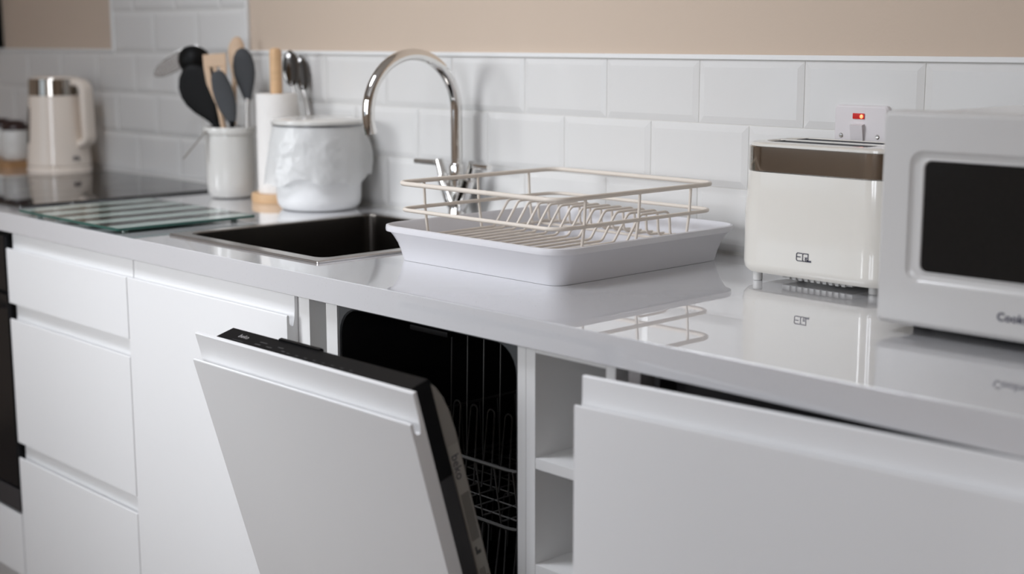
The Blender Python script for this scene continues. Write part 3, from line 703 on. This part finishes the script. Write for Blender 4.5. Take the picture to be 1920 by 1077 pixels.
b = NB(); shaft(b, ce+au*L_, Vector((-.925, -.095, .270)), .003, .003); shaft(b, Vector((-.925, -.095, .270)), Vector((-.800, -.105, .022)), .003, .0035); finish('handle', b, 'steel', T)
# black ladle
T = thing('ladle', 'black ladle with the round bowl, uppermost dark shape over the pot', 'utensil', (-.79, -.12, .02), GU)
b = NB(); cc = Vector((-.927, -.114, .288)); nrm = Vector((-.62, .55, .55)).normalized(); q = nrm.to_track_quat('Z', 'Y').to_matrix()
prof = [(.0010, -.030), (.016, -.0275), (.028, -.018), (.0345, -.004), (.036, .008), (.0345, .008), (.032, -.003), (.025, -.015), (.014, -.0235), (.0008, -.026)]
loft(b, [[cc+q @ Vector((r*math.cos(2*PI*k/28), r*math.sin(2*PI*k/28), z)) for k in range(28)] for r, z in prof]); finish('bowl', b, 'blacknylon', T)
b = NB(); tube(b, fillet([cc+Vector((.024, .022, .004)), Vector((-.880, -.092, .250)), Vector((-.790, -.108, .022))], .03, 5), .0055, False, 10); finish('handle', b, 'blacknylon', T)
# large black serving spoon
T = thing('serving_spoon', 'large black serving spoon below the ladle, left of the slotted spatula', 'utensil', (-.80, -.13, .02), GU)
b = NB()
A, B = Vector((-.886, -.154, .280)), Vector((-.826, -.127, .155))
blade(b, [(A.lerp(B, t), h) for t, h in ((0, .004), (.04, .018), (.12, .030), (.25, .040), (.4, .043), (.55, .040), (.7, .031), (.82, .020), (.92, .012), (1, .0085))], RW, .006)
finish('head', b, 'blacknylon', T)
b = NB(); shaft(b, B+(A-B)*.02, Vector((-.766, -.112, .022)), .0085, .006); finish('handle', b, 'blacknylon', T)
# slotted wooden spatula
T = thing('slotted_spatula', 'wooden spatula with slots, standing at the front of the white pot', 'utensil', (-.77, -.15, .02), GU)
b = NB()
up = (Vector((-.808, -.136, .305))-Vector((-.792, -.141, .218))).normalized(); o0 = Vector((-.808, -.1365, .305)); fw = RW.cross(up).normalized(); sd = up.cross(fw)
if sd.dot(RW) < 0: sd = -sd
def bar(u0, u1, v0, v1, u2=None, u3=None):
    u2 = u0 if u2 is None else u2; u3 = u1 if u3 is None else u3
    lo = [o0+sd*u2-up*v1, o0+sd*u3-up*v1]; hi = [o0+sd*u0-up*v0, o0+sd*u1-up*v0]; f = fw*.0028
    loft(b, [[hi[0]-f, hi[1]-f, lo[1]-f, lo[0]-f], [hi[0]+f, hi[1]+f, lo[1]+f, lo[0]+f]])
bar(-.0245, .0245, 0, .028)
bar(-.0245, -.0110, .028, .062, -.021, -.0095); bar(-.0045, .0035, .028, .062, -.0040, .0035); bar(.0100, .0245, .028, .062, .0095, .021)
bar(-.021, .021, .062, .105, -.0065, .0065)
finish('head', b, 'palewood', T, bevel=.0012)
b = NB(); hb = o0-up*.10; shaft(b, hb, Vector((-.781, -.136, .147)), .0058, .0056); shaft(b, Vector((-.781, -.136, .147)), Vector((-.775, -.108, .022)), .0056, .0056); finish('handle', b, 'palewood', T)
# grey scraper spatula
T = thing('rubber_spatula', 'grey silicone scraper in the pot, right of the slotted wooden spatula', 'utensil', (-.74, -.13, .02), GU)
b = NB(); A, B = Vector((-.773, -.154, .270)), Vector((-.744, -.1375, .163))
blade(b, [(A.lerp(B, t), h) for t, h in ((0, .006), (.03, .012), (.12, .0165), (.3, .0205), (.5, .0215), (.7, .0195), (.85, .0145), (1, .008))], RW, .0055); finish('head', b, 'silicone', T)
b = NB(); shaft(b, B+(A-B)*.04, Vector((-.765, -.118, .022)), .0062, .005); finish('handle', b, 'blacknylon', T)
# grey silicone spoon
T = thing('silicone_spoon', 'grey silicone spoon with a steel handle, upright at the right of the pot', 'utensil', (-.765, -.09, .02), GU)
b = NB(); A, B = Vector((-.793, -.078, .317)), Vector((-.771, -.080, .207))
blade(b, [(A.lerp(B, t), h) for t, h in ((0, .004), (.04, .012), (.15, .0195), (.32, .0235), (.5, .0230), (.68, .0185), (.85, .0125), (1, .007))], RW, .0062); finish('head', b, 'silicone', T)
b = NB(); shaft(b, B+(A-B)*.03, Vector((-.757, -.096, .022)), .0050, .0050); finish('handle', b, 'steel', T)
# wooden spoon at the back
T = thing('wooden_spoon', 'pale wooden spoon behind the grey spoon, tallest in the pot', 'utensil', (-.83, -.09, .02), GU)
b = NB(); A, B = Vector((-.864, -.042, .341)), Vector((-.852, -.060, .258))
blade(b, [(A.lerp(B, t), h) for t, h in ((0, .004), (.05, .010), (.2, .0165), (.42, .0185), (.65, .0150), (.85, .0095), (1, .0062))], RW, .006); finish('head', b, 'palewood', T)
b = NB(); shaft(b, B+(A-B)*.03, Vector((-.812, -.100, .022)), .0058, .0055); finish('handle', b, 'palewood', T)

# ------------------------------------------------------------------ kitchen roll, holder, spoons behind
RC = (-.649, -.089)
T = thing('kitchen_roll_holder', 'bamboo kitchen roll holder, its post rising above the white roll', 'holder', (*RC, 0))
b = NB(); lathe(b, RC, [(.057, .0003), (.058, .004), (.058, .016), (.056, .019)], 40); finish('base', b, 'wood', T)
b = NB(); lathe(b, RC, [(.0125, .0192), (.0125, .309), (.0105, .316), (.004, .3185)], 20); finish('post', b, 'wood', T)
b = NB(); lathe(b, RC, [(.017, .0195), (.0425, .0195), (.043, .022), (.043, .222), (.0425, .2245), (.0185, .2245), (.0180, .222)], 48, cap0=False, cap1=False)
loft(b, [ring(RC, .018, .222, 48), ring(RC, .017, .0195, 48)], False, False)
single('kitchen_roll', b, 'paper', 'white paper kitchen roll on the bamboo holder', 'kitchen roll', (*RC, .0195))
for tip, low, base, hw, nm, lab in (((-.682, -.030, .313), (-.660, -.041, .236), (-.606, -.023, .0005), .0180, 'steel_spoon', 'shiny steel spoon standing right behind the kitchen roll post'),
                                ((-.666, -.0145, .302), (-.646, -.022, .226), (-.590, -.013, .0005), .0145, 'steel_spoon', 'steel spoon nearest the tiles, rightmost behind the kitchen roll')):
    T = thing(nm, lab, 'spoon', base, 'steel spoons behind the kitchen roll')
    b = NB(); blade(b, oval(tip, low, hw), RW, .005); finish('bowl', b, 'spoonsteel', T)
    b = NB(); shaft(b, Vector(low)+(Vector(tip)-Vector(low))*.06, base, .0032, .0045); finish('handle', b, 'chrome', T)

# ------------------------------------------------------------------ bin and its liner
BC = (-.489, -.102)
T = thing('waste_caddy', 'round white countertop waste bin between the kitchen roll and tap', 'bin', (*BC, 0))
b = NB(); lathe(b, BC, [(.068, .0003), (.076, .003), (.0825, .012), (.0845, .024), (.0855, .080), (.0870, .150), (.0875, .166)], 56); finish('body', b, 'binwhite', T)
b = NB(); lathe(b, BC, [(.0880, .1663), (.0905, .1675), (.0905, .1700)], 56); finish('lid_gap', b, 'lid_lip', T)
b = NB(); lathe(b, BC, [(.0915, .1702), (.0925, .1725), (.0920, .1765), (.088, .1800), (.06, .1840), (.02, .1855), (.001, .1858)], 56, cap1=False); finish('lid', b, 'ceramic', T)
from mathutils import noise as MN
b = NB(); N = 180; rings = []; NJ = 34
for j in range(NJ+1):
    t = j/NJ; row = []
    for i in range(N):
        a = 2*PI*i/N; aa = a-math.atan2(-.445, .895)      # aa = 0 towards the room's right front, +pi/2 along the wall
        ca, sa = math.cos(aa), math.sin(aa)
        hem = .108+.006*math.sin(3*a+1)+.004*math.sin(8*a)-.012*max(0, sa)**3+.004*MN.noise(Vector((3*ca, 3*sa, 9)))
        zz = .1658-t*hem
        q = Vector((ca*.09, sa*.09, zz*.8))
        rid = 1-2*abs(MN.noise(q*30+Vector((3, 1, 7)))); rid2 = 1-2*abs(MN.noise(q*75+Vector((1, 5, 2))))
        fold = MN.noise(Vector((ca*3.2, sa*3.2, zz*6)))
        env = min(1, t*3.5)
        r = .0897+.006*t+env*(.0015*rid+.0011*rid2+.0045*fold)+.012*t*max(0, -sa)**2+.013*max(0, sa)**2*math.sin(PI*min(1, t*.85))
        r = max(r, .0893)
        row.append(Vector((BC[0]+r*math.cos(a), min(BC[1]+r*math.sin(a), -.0035), zz)))
    rings.append(row)
loft(b, rings, False, False)
single('bin_liner', b, 'bag', 'crumpled translucent bag hanging out round the white bin', 'bag', (*BC, .048))

# ------------------------------------------------------------------ black panel on the wall, far left
T = thing('wall_panel', 'black-framed panel on the beige wall at the upper left edge', 'wall panel', (-2.30, 0, .3125))
b = NB()
fo = [(-2.60, .313), (-2.165, .313), (-2.165, .95), (-2.60, .95)]; fi = [(-2.57, .343), (-2.195, .343), (-2.195, .92), (-2.57, .92)]
loft(b, [[Vector((x, y, z)) for x, z in pts] for pts, y in ((fi, .0075), (fo, .0075), (fo, -.02), (fi, -.02), (fi, -.008))], False, False); finish('frame', b, 'black', T)
b = NB(); box(b, -2.571, -2.194, -.008, .0072, .342, .921); finish('panel', b, 'ovenblack', T)
